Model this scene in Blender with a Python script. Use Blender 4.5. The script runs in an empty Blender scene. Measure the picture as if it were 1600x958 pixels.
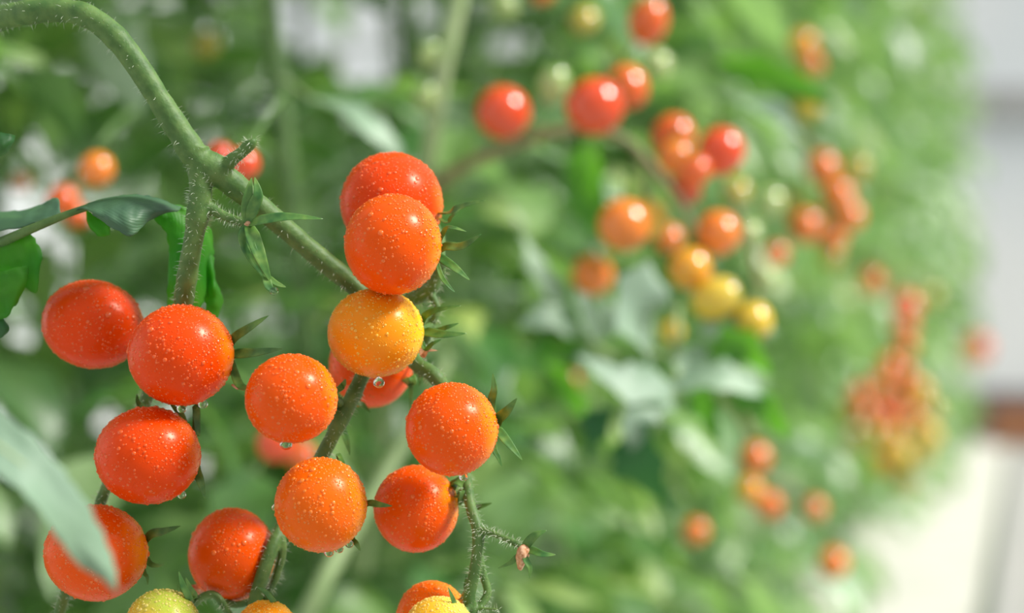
import bpy, math, random
from mathutils import Vector, Matrix, noise
random.seed(7)
SC = bpy.context.scene
COL = SC.collection

# ------------------------------------------------------------------ camera, sky, sun, exposure
F = 1600 * 70 / 36.0                     # focal length in pixels of the 1600x958 frame
CAM = Vector((0, 0, 0.45))
PITCH = math.atan(81 / F)                # horizon of the aisle lies at y = 560
cam_d = bpy.data.cameras.new('camera'); cam = bpy.data.objects.new('camera', cam_d); COL.objects.link(cam)
cam.location = CAM; cam.rotation_euler = (math.pi / 2 + PITCH, 0, 0)
cam_d.lens = 70; cam_d.sensor_width = 36; cam_d.sensor_fit = 'HORIZONTAL'
cam_d.clip_start = 0.01; cam_d.clip_end = 100
cam_d.dof.use_dof = True; cam_d.dof.focus_distance = 0.567; cam_d.dof.aperture_fstop = 5.8
SC.camera = cam

w = bpy.data.worlds.new('greenhouse_sky'); SC.world = w; w.use_nodes = True
nt = w.node_tree; nt.nodes.clear()
bgn = nt.nodes.new('ShaderNodeBackground'); out = nt.nodes.new('ShaderNodeOutputWorld')
grad = nt.nodes.new('ShaderNodeTexCoord'); sep = nt.nodes.new('ShaderNodeSeparateXYZ'); ramp = nt.nodes.new('ShaderNodeValToRGB')
nt.links.new(grad.outputs['Generated'], sep.inputs[0]); nt.links.new(sep.outputs['Z'], ramp.inputs[0])
ramp.color_ramp.elements[0].color = (0.62, 0.66, 0.62, 1); ramp.color_ramp.elements[1].color = (0.93, 0.97, 1.0, 1)
ramp.color_ramp.elements[1].position = 0.5
nt.links.new(ramp.outputs[0], bgn.inputs[0]); bgn.inputs[1].default_value = 0.72
nt.links.new(bgn.outputs[0], out.inputs[0])

sun_d = bpy.data.lights.new('sun', 'SUN'); sun = bpy.data.objects.new('sun', sun_d); COL.objects.link(sun)
sun_d.energy = 5.1; sun_d.angle = math.radians(14); sun_d.color = (1.0, 0.965, 0.90)
SUN = Vector((0.70, -0.16, 0.70)).normalized()
sun.rotation_euler = SUN.to_track_quat('Z', 'Y').to_euler()

SC.view_settings.view_transform = 'Standard'; SC.view_settings.look = 'None'
SC.view_settings.gamma = 1; SC.view_settings.use_curve_mapping = False
SC.view_settings.exposure = 0.0

RIGHT = Vector((1, 0, 0)); FWD = Vector((0, math.cos(PITCH), math.sin(PITCH))); UP = Vector((0, -math.sin(PITCH), math.cos(PITCH)))
ROW = 800 / F                            # the row runs along (ROW, 1) on the ground

def P(px, py, d):
    return CAM + FWD * d + RIGHT * ((px - 800) / F * d) + UP * ((479 - py) / F * d)
def proj(p):
    v = p - CAM; d = v.dot(FWD)
    if d < 1e-4: return (-9999, -9999, d)
    return (800 + v.dot(RIGHT) / d * F, 479 - v.dot(UP) / d * F, d)
def off(p): return p.x - ROW * p.y

# ------------------------------------------------------------------ object helpers
def tag(o, label=None, cat=None, group=None, kind=None):
    if label: o['label'] = label
    if cat: o['category'] = cat
    if group: o['group'] = group
    if kind: o['kind'] = kind
    return o
def link(o, parent=None):
    COL.objects.link(o)
    if parent is not None:
        o.parent = parent
        o.matrix_parent_inverse = Matrix.Translation(-parent.location) if parent.get('wp') else Matrix.Identity(4)
    return o
class MB:
    def __init__(s): s.v = []; s.f = []; s.uv = []; s.c = []
    def add(s, v, f, uv=None, c=None):
        b = len(s.v); s.v += v; s.f += [tuple(i + b for i in q) for q in f]
        s.uv += uv if uv else [(0, 0)] * len(v); s.c += c if c else [0.0] * len(v)
    def mesh(s, name, mat, origin=None, smooth=True):
        o = origin or Vector((0, 0, 0))
        m = bpy.data.meshes.new(name); m.from_pydata([tuple(Vector(p) - o) for p in s.v], [], s.f)
        if smooth: m.polygons.foreach_set('use_smooth', [True] * len(m.polygons))
        uvl = m.uv_layers.new(name='UVMap'); idx = [0] * len(m.loops); m.loops.foreach_get('vertex_index', idx)
        flat = []
        for i in idx: flat += s.uv[i]
        uvl.data.foreach_set('uv', flat)
        a = m.attributes.new('ripe_glow', 'FLOAT', 'POINT'); a.data.foreach_set('value', s.c)
        m.materials.append(mat); m.update(); return m
    def build(s, name, mat, parent=None, origin=None, smooth=True):
        """origin: world position of the object's own origin; a child of a located parent is stored relative to it"""
        org = origin if origin is not None else (Vector(parent['wo']) if parent is not None and 'wo' in parent else Vector((0, 0, 0)))
        o = bpy.data.objects.new(name, s.mesh(name, mat, org, smooth)); COL.objects.link(o)
        if parent is not None:
            po = Vector(parent['wo']) if 'wo' in parent else Vector((0, 0, 0))
            o.parent = parent; o.location = org - po
        else: o.location = org
        o['wo'] = tuple(org)
        return o
def empty(name, loc):
    o = bpy.data.objects.new(name, None); COL.objects.link(o); o.location = loc; o.empty_display_size = 0.01; o['wo'] = tuple(loc); return o

def catmull(pts, n):
    """pts: list of tuples; returns n samples per segment"""
    res = []; N = len(pts)
    for i in range(N - 1):
        p0 = pts[max(i - 1, 0)]; p1 = pts[i]; p2 = pts[i + 1]; p3 = pts[min(i + 2, N - 1)]
        for k in range(n):
            t = k / n; t2 = t * t; t3 = t2 * t
            res.append(tuple(0.5 * (2 * b + (c - a) * t + (2 * a - 5 * b + 4 * c - d) * t2 + (3 * b - a - 3 * c + d) * t3) for a, b, c, d in zip(p0, p1, p2, p3)))
    res.append(tuple(pts[-1])); return res
def sweep(mb, pts, ra, rb=None, ref=None, seg=10, curl=0.0, rough=0.0):
    """tube of elliptic section; ra wide half-axis, rb thin half-axis facing ref"""
    n = len(pts); rb = rb or ra
    ref = Vector(ref) if ref is not None else Vector((0.13, -1, 0.21))
    v = []; f = []; uv = []; prev = None
    for i, p in enumerate(pts):
        t = (pts[min(i + 1, n - 1)] - pts[max(i - 1, 0)])
        if t.length < 1e-9: t = Vector((0, 0, 1))
        t.normalize()
        r = ref if prev is None or rb is not ra else prev
        s = t.cross(r)
        if s.length < 1e-3: s = t.cross(Vector((1, 0.2, 0.3)))
        s.normalize(); q = s.cross(t).normalized(); prev = q
        for k in range(seg):
            a = 2 * math.pi * k / seg
            cx, cy = math.cos(a), math.sin(a)
            g = 1.0
            if rough: g = 1 + rough * noise.noise((p + s * cx * ra[i] + q * cy * rb[i]) * 900)
            v.append(tuple(p + s * (ra[i] * cx * g) + q * (rb[i] * cy * g + curl * ra[i] * (cx * cx - 0.4))))
            uv.append((k / seg, i / n))
    for i in range(n - 1):
        for k in range(seg):
            a = i * seg + k; b = i * seg + (k + 1) % seg
            f.append((a, b, b + seg, a + seg))
    f.append(tuple(range(seg - 1, -1, -1))); f.append(tuple((n - 1) * seg + k for k in range(seg)))
    mb.add(v, f, uv)
def stemline(specs, per=8, wob=0.0):
    """specs (px, py, d, width px) -> world points and radii"""
    s = catmull(specs, per)
    pts = [P(a, b, c) for a, b, c, e in s]; rad = [max(e, 0.3) * 0.5 * c / F for a, b, c, e in s]
    if wob:
        rad = [r * (1 + wob * noise.noise(p * 260)) for p, r in zip(pts, rad)]
    return pts, rad
def hairs(mb, pts, rad, count, lo=0.0009, hi=0.0024, thick=0.00005, rnd=random):
    n = len(pts)
    for _ in range(count):
        i = rnd.randrange(0, n - 1); t = rnd.random()
        p = pts[i].lerp(pts[i + 1], t); r = rad[i]
        T = (pts[i + 1] - pts[i]).normalized()
        a = Vector((rnd.gauss(0, 1), rnd.gauss(0, 1), rnd.gauss(0, 1))); a -= T * a.dot(T); a.normalize()
        d = (a + T * rnd.uniform(-.35, .35) + Vector((rnd.gauss(0, .15), rnd.gauss(0, .15), rnd.gauss(0, .15)))).normalized()
        b = p + a * r * 0.93; L = rnd.uniform(lo, hi)
        s = d.orthogonal().normalized(); q = d.cross(s)
        m = b + d * L * .55; tip = b + d * L + Vector((0, 0, -.12 * L))
        v = []
        for c, th in ((b, thick), (m, thick * .7)):
            for k in range(3):
                an = k * 2.0944; v.append(tuple(c + (s * math.cos(an) + q * math.sin(an)) * th))
        v.append(tuple(tip))
        mb.add(v, [(0, 1, 4, 3), (1, 2, 5, 4), (2, 0, 3, 5), (3, 4, 6), (4, 5, 6), (5, 3, 6)])

# ------------------------------------------------------------------ materials
def mat(name):
    m = bpy.data.materials.new(name); m.use_nodes = True; nt = m.node_tree; nt.nodes.clear()
    o = nt.nodes.new('ShaderNodeOutputMaterial'); return m, nt, o
def N(nt, t, **k):
    n = nt.nodes.new(t)
    for a, b in k.items(): setattr(n, a, b)
    return n
def rgba(c): return (c[0], c[1], c[2], 1)
def tomato_mat(name, base, shoulder, lo=0.62, hi=0.98, micro=True, rough=0.28):
    m, nt, o = mat(name); p = N(nt, 'ShaderNodeBsdfPrincipled')
    at = N(nt, 'ShaderNodeAttribute', attribute_name='ripe_glow')  # shoulder tint paints both ripeness and light glowing through the skin
    tc = N(nt, 'ShaderNodeTexCoord'); ns = N(nt, 'ShaderNodeTexNoise'); ns.inputs['Scale'].default_value = 90; ns.inputs['Detail'].default_value = 3
    nt.links.new(tc.outputs['Object'], ns.inputs['Vector'])
    ma = N(nt, 'ShaderNodeMath', operation='MULTIPLY_ADD'); ma.inputs[1].default_value = 0.35; nt.links.new(ns.outputs['Fac'], ma.inputs[0]); nt.links.new(at.outputs['Fac'], ma.inputs[2])
    sb = N(nt, 'ShaderNodeMath', operation='SUBTRACT'); sb.inputs[1].default_value = 0.175; nt.links.new(ma.outputs[0], sb.inputs[0])
    mr = N(nt, 'ShaderNodeMapRange'); mr.inputs['From Min'].default_value = lo; mr.inputs['From Max'].default_value = hi; mr.interpolation_type = 'SMOOTHSTEP'
    nt.links.new(sb.outputs[0], mr.inputs['Value'])
    mx = N(nt, 'ShaderNodeMix', data_type='RGBA'); mx.inputs['A'].default_value = rgba(base); mx.inputs['B'].default_value = rgba(shoulder)
    nt.links.new(mr.outputs[0], mx.inputs['Factor']); nt.links.new(mx.outputs['Result'], p.inputs['Base Color'])
    p.inputs['Roughness'].default_value = rough; p.inputs['Subsurface Weight'].default_value = 0.12
    p.inputs['Subsurface Radius'].default_value = (1.0, 0.35, 0.1); p.inputs['Subsurface Scale'].default_value = 0.004
    p.inputs['Specular IOR Level'].default_value = 0.36
    p.inputs['Specular Tint'].default_value = (1, .8, .65, 1) if micro else (1, .97, .9, 1); p.inputs['IOR'].default_value = 1.33 if micro else 1.65; p.inputs['Specular IOR Level'].default_value = .5 if micro else .75
    if micro:
        vo = N(nt, 'ShaderNodeTexVoronoi'); vo.inputs['Scale'].default_value = 1500; vo.inputs['Randomness'].default_value = 1
        nt.links.new(tc.outputs['Object'], vo.inputs['Vector'])
        m2 = N(nt, 'ShaderNodeMapRange'); m2.inputs['From Min'].default_value = 0.08; m2.inputs['From Max'].default_value = 0.38
        m2.inputs['To Min'].default_value = 1; m2.inputs['To Max'].default_value = 0
        nt.links.new(vo.outputs['Distance'], m2.inputs['Value'])
        n2 = N(nt, 'ShaderNodeTexNoise'); n2.inputs['Scale'].default_value = 260; nt.links.new(tc.outputs['Object'], n2.inputs['Vector'])
        m3 = N(nt, 'ShaderNodeMapRange'); m3.inputs['From Min'].default_value = .45; m3.inputs['From Max'].default_value = .6; nt.links.new(n2.outputs['Fac'], m3.inputs['Value'])
        mu = N(nt, 'ShaderNodeMath', operation='MULTIPLY'); nt.links.new(m2.outputs[0], mu.inputs[0]); nt.links.new(m3.outputs[0], mu.inputs[1])
        bp = N(nt, 'ShaderNodeBump'); bp.inputs['Strength'].default_value = 0.6; bp.inputs['Distance'].default_value = 0.0002
        nt.links.new(mu.outputs[0], bp.inputs['Height']); nt.links.new(bp.outputs[0], p.inputs['Normal'])
    nt.links.new(p.outputs[0], o.inputs[0]); return m
def leaf_mat(name, top, trans, rough=0.42, spec=0.55, tw=0.42, scale=14, veins=True, var=0.5, mix=False):
    m, nt, o = mat(name); p = N(nt, 'ShaderNodeBsdfPrincipled'); tr = N(nt, 'ShaderNodeBsdfTranslucent'); mx = N(nt, 'ShaderNodeMixShader')
    tc = N(nt, 'ShaderNodeTexCoord'); geo = N(nt, 'ShaderNodeNewGeometry'); ns = N(nt, 'ShaderNodeTexNoise'); ns.inputs['Scale'].default_value = scale; ns.inputs['Detail'].default_value = 2
    nt.links.new(geo.outputs['Position'], ns.inputs['Vector'])
    hs = N(nt, 'ShaderNodeHueSaturation'); hs.inputs['Color'].default_value = rgba(top)
    mr = N(nt, 'ShaderNodeMapRange'); mr.inputs['From Min'].default_value = .3; mr.inputs['From Max'].default_value = .7
    mr.inputs['To Min'].default_value = 1 - var; mr.inputs['To Max'].default_value = 1 + var
    if mix:                                  # random tone per leaflet: natural variety, widened to imitate lit and shaded leaves
        cr_ = N(nt, 'ShaderNodeValToRGB'); e = cr_.color_ramp.elements; cr_.color_ramp.interpolation = 'LINEAR'
        e[0].position = 0; e[0].color = (0.035, 0.12, 0.045, 1); e[1].position = 1; e[1].color = (0.52, 0.64, 0.50, 1)
        for ps, c_ in ((.30, (0.06, 0.18, 0.05)), (.5, rgba(top)[:3]), (.64, (0.32, 0.44, 0.13)), (.80, (0.30, 0.48, 0.28))):
            q = e.new(ps); q.color = rgba(c_)
        nt.links.new(geo.outputs['Random Per Island'], cr_.inputs[0]); nt.links.new(cr_.outputs[0], hs.inputs['Color'])
    nt.links.new(ns.outputs['Fac'], mr.inputs['Value']); nt.links.new(mr.outputs[0], hs.inputs['Value'])
    h2 = N(nt, 'ShaderNodeMapRange'); h2.inputs['From Min'].default_value = .3; h2.inputs['From Max'].default_value = .7
    h2.inputs['To Min'].default_value = .525; h2.inputs['To Max'].default_value = .47; nt.links.new(ns.outputs['Fac'], h2.inputs['Value']); nt.links.new(h2.outputs[0], hs.inputs['Hue'])
    nt.links.new(hs.outputs[0], p.inputs['Base Color']); p.inputs['Roughness'].default_value = rough; p.inputs['Specular IOR Level'].default_value = spec
    tr.inputs['Color'].default_value = rgba(trans); mx.inputs[0].default_value = tw
    if veins:
        sp = N(nt, 'ShaderNodeSeparateXYZ'); nt.links.new(tc.outputs['UV'], sp.inputs[0])
        a = N(nt, 'ShaderNodeMath', operation='SUBTRACT'); a.inputs[1].default_value = .5; nt.links.new(sp.outputs['X'], a.inputs[0])
        b = N(nt, 'ShaderNodeMath', operation='ABSOLUTE'); nt.links.new(a.outputs[0], b.inputs[0])
        c = N(nt, 'ShaderNodeMath', operation='SUBTRACT'); nt.links.new(sp.outputs['Y'], c.inputs[0]); nt.links.new(b.outputs[0], c.inputs[1])
        d = N(nt, 'ShaderNodeMath', operation='MULTIPLY'); d.inputs[1].default_value = 50; nt.links.new(c.outputs[0], d.inputs[0])
        e = N(nt, 'ShaderNodeMath', operation='SINE'); nt.links.new(d.outputs[0], e.inputs[0])
        g = N(nt, 'ShaderNodeMath', operation='POWER'); e2 = N(nt, 'ShaderNodeMath', operation='ABSOLUTE'); nt.links.new(e.outputs[0], e2.inputs[0]); nt.links.new(e2.outputs[0], g.inputs[0]); g.inputs[1].default_value = .35
        bp = N(nt, 'ShaderNodeBump'); bp.inputs['Strength'].default_value = .22; bp.inputs['Distance'].default_value = .0005
        nt.links.new(g.outputs[0], bp.inputs['Height']); nt.links.new(bp.outputs[0], p.inputs['Normal'])
    nt.links.new(p.outputs[0], mx.inputs[1]); nt.links.new(tr.outputs[0], mx.inputs[2]); nt.links.new(mx.outputs[0], o.inputs[0]); return m
def plain(name, c, rough=.6, c2=None, scale=40, bump=0.0, bdist=.0003, sss=0, spec=.5):
    m, nt, o = mat(name); p = N(nt, 'ShaderNodeBsdfPrincipled'); p.inputs['Roughness'].default_value = rough; p.inputs['Specular IOR Level'].default_value = spec
    geo = N(nt, 'ShaderNodeNewGeometry'); ns = N(nt, 'ShaderNodeTexNoise'); ns.inputs['Scale'].default_value = scale; ns.inputs['Detail'].default_value = 4
    nt.links.new(geo.outputs['Position'], ns.inputs['Vector'])
    mx = N(nt, 'ShaderNodeMix', data_type='RGBA'); mx.inputs['A'].default_value = rgba(c); mx.inputs['B'].default_value = rgba(c2 or c)
    mr = N(nt, 'ShaderNodeMapRange'); mr.inputs['From Min'].default_value = .35; mr.inputs['From Max'].default_value = .65; nt.links.new(ns.outputs['Fac'], mr.inputs['Value'])
    nt.links.new(mr.outputs[0], mx.inputs['Factor']); nt.links.new(mx.outputs['Result'], p.inputs['Base Color'])
    if sss: p.inputs['Subsurface Weight'].default_value = sss; p.inputs['Subsurface Scale'].default_value = .002
    if bump:
        bp = N(nt, 'ShaderNodeBump'); bp.inputs['Strength'].default_value = bump; bp.inputs['Distance'].default_value = bdist
        n3 = N(nt, 'ShaderNodeTexNoise'); n3.inputs['Scale'].default_value = scale * 4; nt.links.new(geo.outputs['Position'], n3.inputs['Vector'])
        nt.links.new(n3.outputs['Fac'], bp.inputs['Height']); nt.links.new(bp.outputs[0], p.inputs['Normal'])
    nt.links.new(p.outputs[0], o.inputs[0]); return m

RED = tomato_mat('tomato_red', (0.80, 0.058, 0.001), (0.88, 0.21, 0.003))
ORED = tomato_mat('tomato_orange_red', (0.86, 0.090, 0.001), (0.92, 0.28, 0.004), .55, .95)
ORANGE = tomato_mat('tomato_orange', (0.88, 0.135, 0.003), (0.93, 0.34, 0.008), .5, .95)
AMBER = tomato_mat('tomato_amber', (0.88, 0.29, 0.008), (0.92, 0.55, 0.02), .5, .9)
YELLOW = tomato_mat('tomato_yellow', (0.86, 0.46, 0.03), (0.78, 0.66, 0.10), .5, .9)
LIME = tomato_mat('tomato_turning', (0.78, 0.42, 0.04), (0.42, 0.50, 0.06), .35, .75)
FRG = 0.12
BG = {
 'red': tomato_mat('far_red', (0.80, 0.062, 0.001), (0.85, 0.12, 0.01), micro=False, rough=FRG),
 'ored': tomato_mat('far_orange_red', (0.84, 0.12, 0.003), (0.88, 0.22, 0.02), micro=False, rough=FRG),
 'orange': tomato_mat('far_orange', (0.86, 0.22, 0.012), (0.9, 0.36, 0.03), micro=False, rough=FRG),
 'amber': tomato_mat('far_amber', (0.87, 0.38, 0.012), (0.85, 0.5, 0.05), micro=False, rough=FRG),
 'yellow': tomato_mat('far_yellow', (0.82, 0.55, 0.03), (0.75, 0.62, 0.10), micro=False, rough=FRG),
 'green': tomato_mat('far_green', (0.42, 0.55, 0.20), (0.30, 0.50, 0.14), micro=False, rough=FRG),
 'olive': tomato_mat('far_olive', (0.50, 0.42, 0.06), (0.40, 0.45, 0.08), micro=False, rough=FRG),
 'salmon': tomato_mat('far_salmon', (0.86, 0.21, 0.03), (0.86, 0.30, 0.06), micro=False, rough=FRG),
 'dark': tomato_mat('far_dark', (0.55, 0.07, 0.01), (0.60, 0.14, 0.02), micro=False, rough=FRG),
}
STEM = plain('stem_green', (0.062, 0.145, 0.03), .55, (0.12, 0.22, 0.055), 220, .5, .0003, sss=.15, spec=.4)
STEM_D = plain('stem_shaded_skin', (0.085, 0.125, 0.045), .6, (0.14, 0.19, 0.07), 300, .5, .0003, spec=.3)
SEPAL = leaf_mat('sepal_green', (0.09, 0.23, 0.045), (0.22, 0.5, 0.03), .4, .5, .12, 300, False, .35)
HAIR = plain('hair_white', (0.72, 0.80, 0.62), .5, sss=0)
WITHER = plain('withered_brown', (0.50, 0.20, 0.08), .7, (0.75, 0.48, 0.30), 900, .8)
LEAF = leaf_mat('hero_leaf', (0.05, 0.16, 0.05), (0.20, 0.62, 0.015), .42, .5, .40, 60, True, .25)
LEAF_BG = leaf_mat('row_leaf', (0.17, 0.32, 0.14), (0.36, 0.68, 0.12), .34, .9, .34, 11, True, .35, mix=True)
LEAF_SHADE = leaf_mat('shaded_leaf', (0.03, 0.13, 0.045), (0.05, 0.22, 0.03), .5, .3, .12, 8, True, .2)  # dark tone paints the shade on leaflets turned away from the sun
LEAF_PALE = leaf_mat('waxy_sheen_leaf', (0.34, 0.48, 0.35), (0.24, 0.5, 0.12), .48, .6, .22, 8, True, .2)  # pale tone paints the sheen of waxy leaflets facing the sun
BG_STEM = plain('row_stem', (0.10, 0.19, 0.06), .5, (0.15, 0.26, 0.09), 40)
MID_STEM = plain('mid_stem', (0.22, 0.33, 0.13), .5, (0.28, 0.39, 0.17), 40)
PALE_STEM = plain('pale_stem', (0.33, 0.45, 0.20), .5, (0.42, 0.52, 0.28), 40)
BROWN_STEM = plain('reddish_stem', (0.28, 0.20, 0.10), .6, (0.20, 0.24, 0.10), 40)

def water_mats(col):
    m, nt, o = mat('lit_bead_water')           # thin beads lying on skin; their colour paints the sunlight they focus
    tp = N(nt, 'ShaderNodeBsdfTransparent'); tp.inputs[0].default_value = (1, .97, .90, 1)
    p = N(nt, 'ShaderNodeBsdfPrincipled'); p.inputs['Base Color'].default_value = rgba(col); p.inputs['Roughness'].default_value = .20; p.inputs['Specular IOR Level'].default_value = 1.0
    b = N(nt, 'ShaderNodeMixShader'); b.inputs[0].default_value = .62
    nt.links.new(tp.outputs[0], b.inputs[1]); nt.links.new(p.outputs[0], b.inputs[2])
    nt.links.new(b.outputs[0], o.inputs[0])
    m2, nt, o = mat('drop_water'); g = N(nt, 'ShaderNodeBsdfGlass'); g.inputs['IOR'].default_value = 1.33; g.inputs['Roughness'].default_value = 0.0
    nt.links.new(g.outputs[0], o.inputs[0]); return m, m2
BEADS = {RED: (.97, .15, .012), ORED: (.98, .21, .015), ORANGE: (.99, .29, .02), AMBER: (.99, .60, .06), YELLOW: (.98, .74, .18), LIME: (.85, .72, .18)}
BEADS = {a: water_mats(c) for a, c in BEADS.items()}; DROP = BEADS[RED][1]

# ------------------------------------------------------------------ the greenhouse: floor, path, walls
def box(mb, c, s, ang=0.0):
    v = []; ca, sa = math.cos(ang), math.sin(ang)
    for x in (-.5, .5):
        for y in (-.5, .5):
            for z in (-.5, .5):
                a, b = x * s[0], y * s[1]; v.append((c[0] + a * ca - b * sa, c[1] + a * sa + b * ca, c[2] + z * s[2]))
    mb.add(v, [(0, 1, 3, 2), (4, 6, 7, 5), (0, 4, 5, 1), (2, 3, 7, 6), (0, 2, 6, 4), (1, 5, 7, 3)])
RANG = -math.atan(ROW)                    # row direction as a rotation about Z
def rowpt(o_, y, z=0.0): return Vector((o_ + ROW * y, y, z))
def strip(mb, o0, o1, y0, y1, z0, z1):
    v = [tuple(rowpt(o, y, z)) for o in (o0, o1) for y in (y0, y1) for z in (z0, z1)]
    mb.add(v, [(0, 1, 3, 2), (4, 6, 7, 5), (0, 4, 5, 1), (2, 3, 7, 6), (0, 2, 6, 4), (1, 5, 7, 3)])
SHEET = plain('white_ground_sheet', (0.74, 0.72, 0.67), .7, (0.64, 0.62, 0.57), 6, .3, .002)
CONC = plain('pale_concrete', (0.40, 0.40, 0.38), .8, (0.46, 0.45, 0.43), 4, .4, .002)
FILM = plain('white_film', (0.70, 0.73, 0.76), .5, (0.78, 0.79, 0.80), 1.2)
GREY = plain('grey_rail', (0.42, 0.42, 0.41), .5, (0.36, 0.36, 0.36), 3)
DARKB = plain('dark_board', (0.10, 0.09, 0.10), .6, (0.15, 0.12, 0.12), 5)
PIPE = plain('grey_pipe', (0.33, 0.33, 0.31), .5, (0.38, 0.38, 0.36), 9)
mb = MB(); strip(mb, -4.2, 2.2, -1.5, 11.2, -.06, -.004); tag(mb.build('floor', CONC, smooth=False), kind='structure')
mb = MB(); strip(mb, -1.6, -.075, 1.6, 10.4, -.003, .012); tag(mb.build('ground_sheet', SHEET, smooth=False), 'white plastic ground sheet lying under the tomato row beside the path', 'ground sheet', kind='structure')
mb = MB()
pp = [rowpt(-.052, y, .018) for y in (-.8, 2, 5, 10.4)]
sweep(mb, pp, [.018] * 4, seg=14); tag(mb.build('irrigation_pipe', PIPE), 'grey irrigation pipe running along the edge of the white ground sheet', 'pipe')
def wall(name, o0, o1, y, z0, z1, m, th=.05):
    mb = MB(); v = []
    for x in (o0, o1):
        for yy in (y, y + th):
            for z in (z0, z1): v.append(tuple(rowpt(x, yy, z)))
    mb.add(v, [(0, 1, 3, 2), (4, 6, 7, 5), (0, 4, 5, 1), (2, 3, 7, 6), (0, 2, 6, 4), (1, 5, 7, 3)])
    return tag(mb.build(name, m, smooth=False), kind='structure')
wall('wall_back', -4.2, 2.2, 11.2, -.06, 3.6, FILM)
wall('trim_1', -4.2, 2.2, 11.15, 1.80, 1.98, GREY, .05)
wall('trim_2', -4.2, 2.2, 11.15, 0, .27, DARKB, .05)
mb = MB(); strip(mb, -4.25, -4.2, -1.5, 11.2, -.06, 2.2); tag(mb.build('wall_left', FILM, smooth=False), kind='structure')
# the brown crate at the end of the path
mb = MB(); c = P(1592, 655, 10.1); w_, h_ = .24, .2
CR = plain('brown_crate', (0.42, 0.17, 0.07), .7, (0.33, 0.13, 0.06), 20)
cr = empty('brown_crate', (c.x, c.y, 0.0)); tag(cr, 'brown slatted crate standing at the far end of the path', 'crate')
for k in range(4): box(mb, (c.x, c.y - .1, .035 + k * .052), (.26, .015, .042)); box(mb, (c.x, c.y + .1, .035 + k * .052), (.26, .015, .042))
for sx in (-1, 1):
    for k in range(4): box(mb, (c.x + sx * .12, c.y, .035 + k * .052), (.015, .19, .042))
mb.build('side_panel', CR, cr, smooth=False)
mb = MB(); box(mb, (c.x, c.y, .012), (.24, .2, .012)); mb.build('bottom_panel', CR, cr, smooth=False)
for sx in (-1, 1):
    for sy in (-1, 1):
        mb = MB(); box(mb, (c.x + sx * .107, c.y + sy * .087, .11), (.02, .02, .215)); mb.build('corner_post', CR, cr, smooth=False)

# ------------------------------------------------------------------ leaves
def leaflet(mb, b, d, nrm, L, W, n=7, fold=.35, droop=.35, lobes=3, rnd=random, twist=0.0, teeth=.28, path=None):
    """pointed lobed leaf blade. path: world centre line overriding b, d, L"""
    d = d.normalized() if d is not None else None
    v = []; uv = []; f = []
    ph = rnd.random() * 6
    if path:
        cl = [Vector(q) for q in catmull([tuple(q) for q in path], max(2, n // (len(path) - 1)))]; n = len(cl) - 1
    else:
        side = d.cross(nrm).normalized(); nn = side.cross(d).normalized()
        cl = []; p = b.copy(); dd = d.copy()
        for i in range(n + 1):
            cl.append(p.copy()); p = p + dd * (L / n)
            dd = (dd + Vector((0, 0, -1)) * (droop / n) * 1.2).normalized()
    for i in range(n + 1):
        t = i / n
        T = (cl[min(i + 1, n)] - cl[max(i - 1, 0)]).normalized()
        s = T.cross(nrm); s = s.normalized() if s.length > 1e-4 else T.orthogonal()
        if twist: s = Matrix.Rotation(twist * t, 3, T) @ s
        q = s.cross(T).normalized()
        prof = (math.sin(math.pi * min(1, t ** .72)) ** .8) if t < 1 else 0
        prof = max(prof, 0.02)
        for k, x in enumerate((-1, -.55, 0, .55, 1)):
            saw = 1 - teeth * (abs(math.sin(math.pi * lobes * (t * 1.0) + (0.35 if x > 0 else 0)))) if abs(x) == 1 else 1
            ww = W * .5 * prof * (saw + teeth * .4 if abs(x) == 1 else 1)
            h = fold * abs(x) * ww + (0.10 * W * math.sin(t * 9 + ph + x * 2) * abs(x))
            back = -(abs(x)) * L * .03 if not path else 0
            v.append(tuple(cl[i] + s * (x * ww) + q * h * .8 + T * back)); uv.append((.5 + x * .5, t))
    for i in range(n):
        for k in range(4):
            a = i * 5 + k; f.append((a, a + 1, a + 6, a + 5))
    mb.add(v, f, uv)

def compound(mbl, b, d, L, rnd, n=6, reject=None, size=1.0):
    """tomato leaf: curved rachis with pairs of lobed leaflets and a terminal one"""
    pts = []; p = b.copy(); dd = d.normalized(); m = 8
    droop = rnd.uniform(.5, 1.3)
    for i in range(m + 1):
        pts.append(p.copy()); p = p + dd * (L / m); dd = (dd + Vector((0, 0, -1)) * droop / m).normalized()
    if reject and reject(pts): return False
    tmp = MB()
    sweep(tmp, pts, [.0022 * (1 - .6 * i / m) for i in range(m + 1)], seg=5)
    for i, t in enumerate((.38, .55, .74)):
        k = int(t * m); T = (pts[k + 1] - pts[k]).normalized(); s = T.cross(Vector((0, 0, 1))).normalized()
        for sg in (-1, 1):
            ld = (T * rnd.uniform(.3, .7) + s * sg + Vector((0, 0, rnd.uniform(-.3, .3)))).normalized()
            nr = Vector((rnd.gauss(0, .35), rnd.gauss(0, .35), 1)).normalized()
            leaflet(tmp, pts[k], ld, nr, L * rnd.uniform(.30, .42) * size, L * rnd.uniform(.15, .22) * size, 6, rnd.uniform(-.3, .5), rnd.uniform(.3, 1.2), 3, rnd)
    leaflet(tmp, pts[-1] - dd * .01, dd, Vector((rnd.gauss(0, .3), rnd.gauss(0, .3), 1)).normalized(), L * .42 * size, L * .24 * size, 7, .3, .8, 3, rnd)
    if reject and reject([Vector(q) for q in tmp.v[::3]]): return False
    mbl.add(tmp.v, tmp.f, tmp.uv); return True

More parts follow.
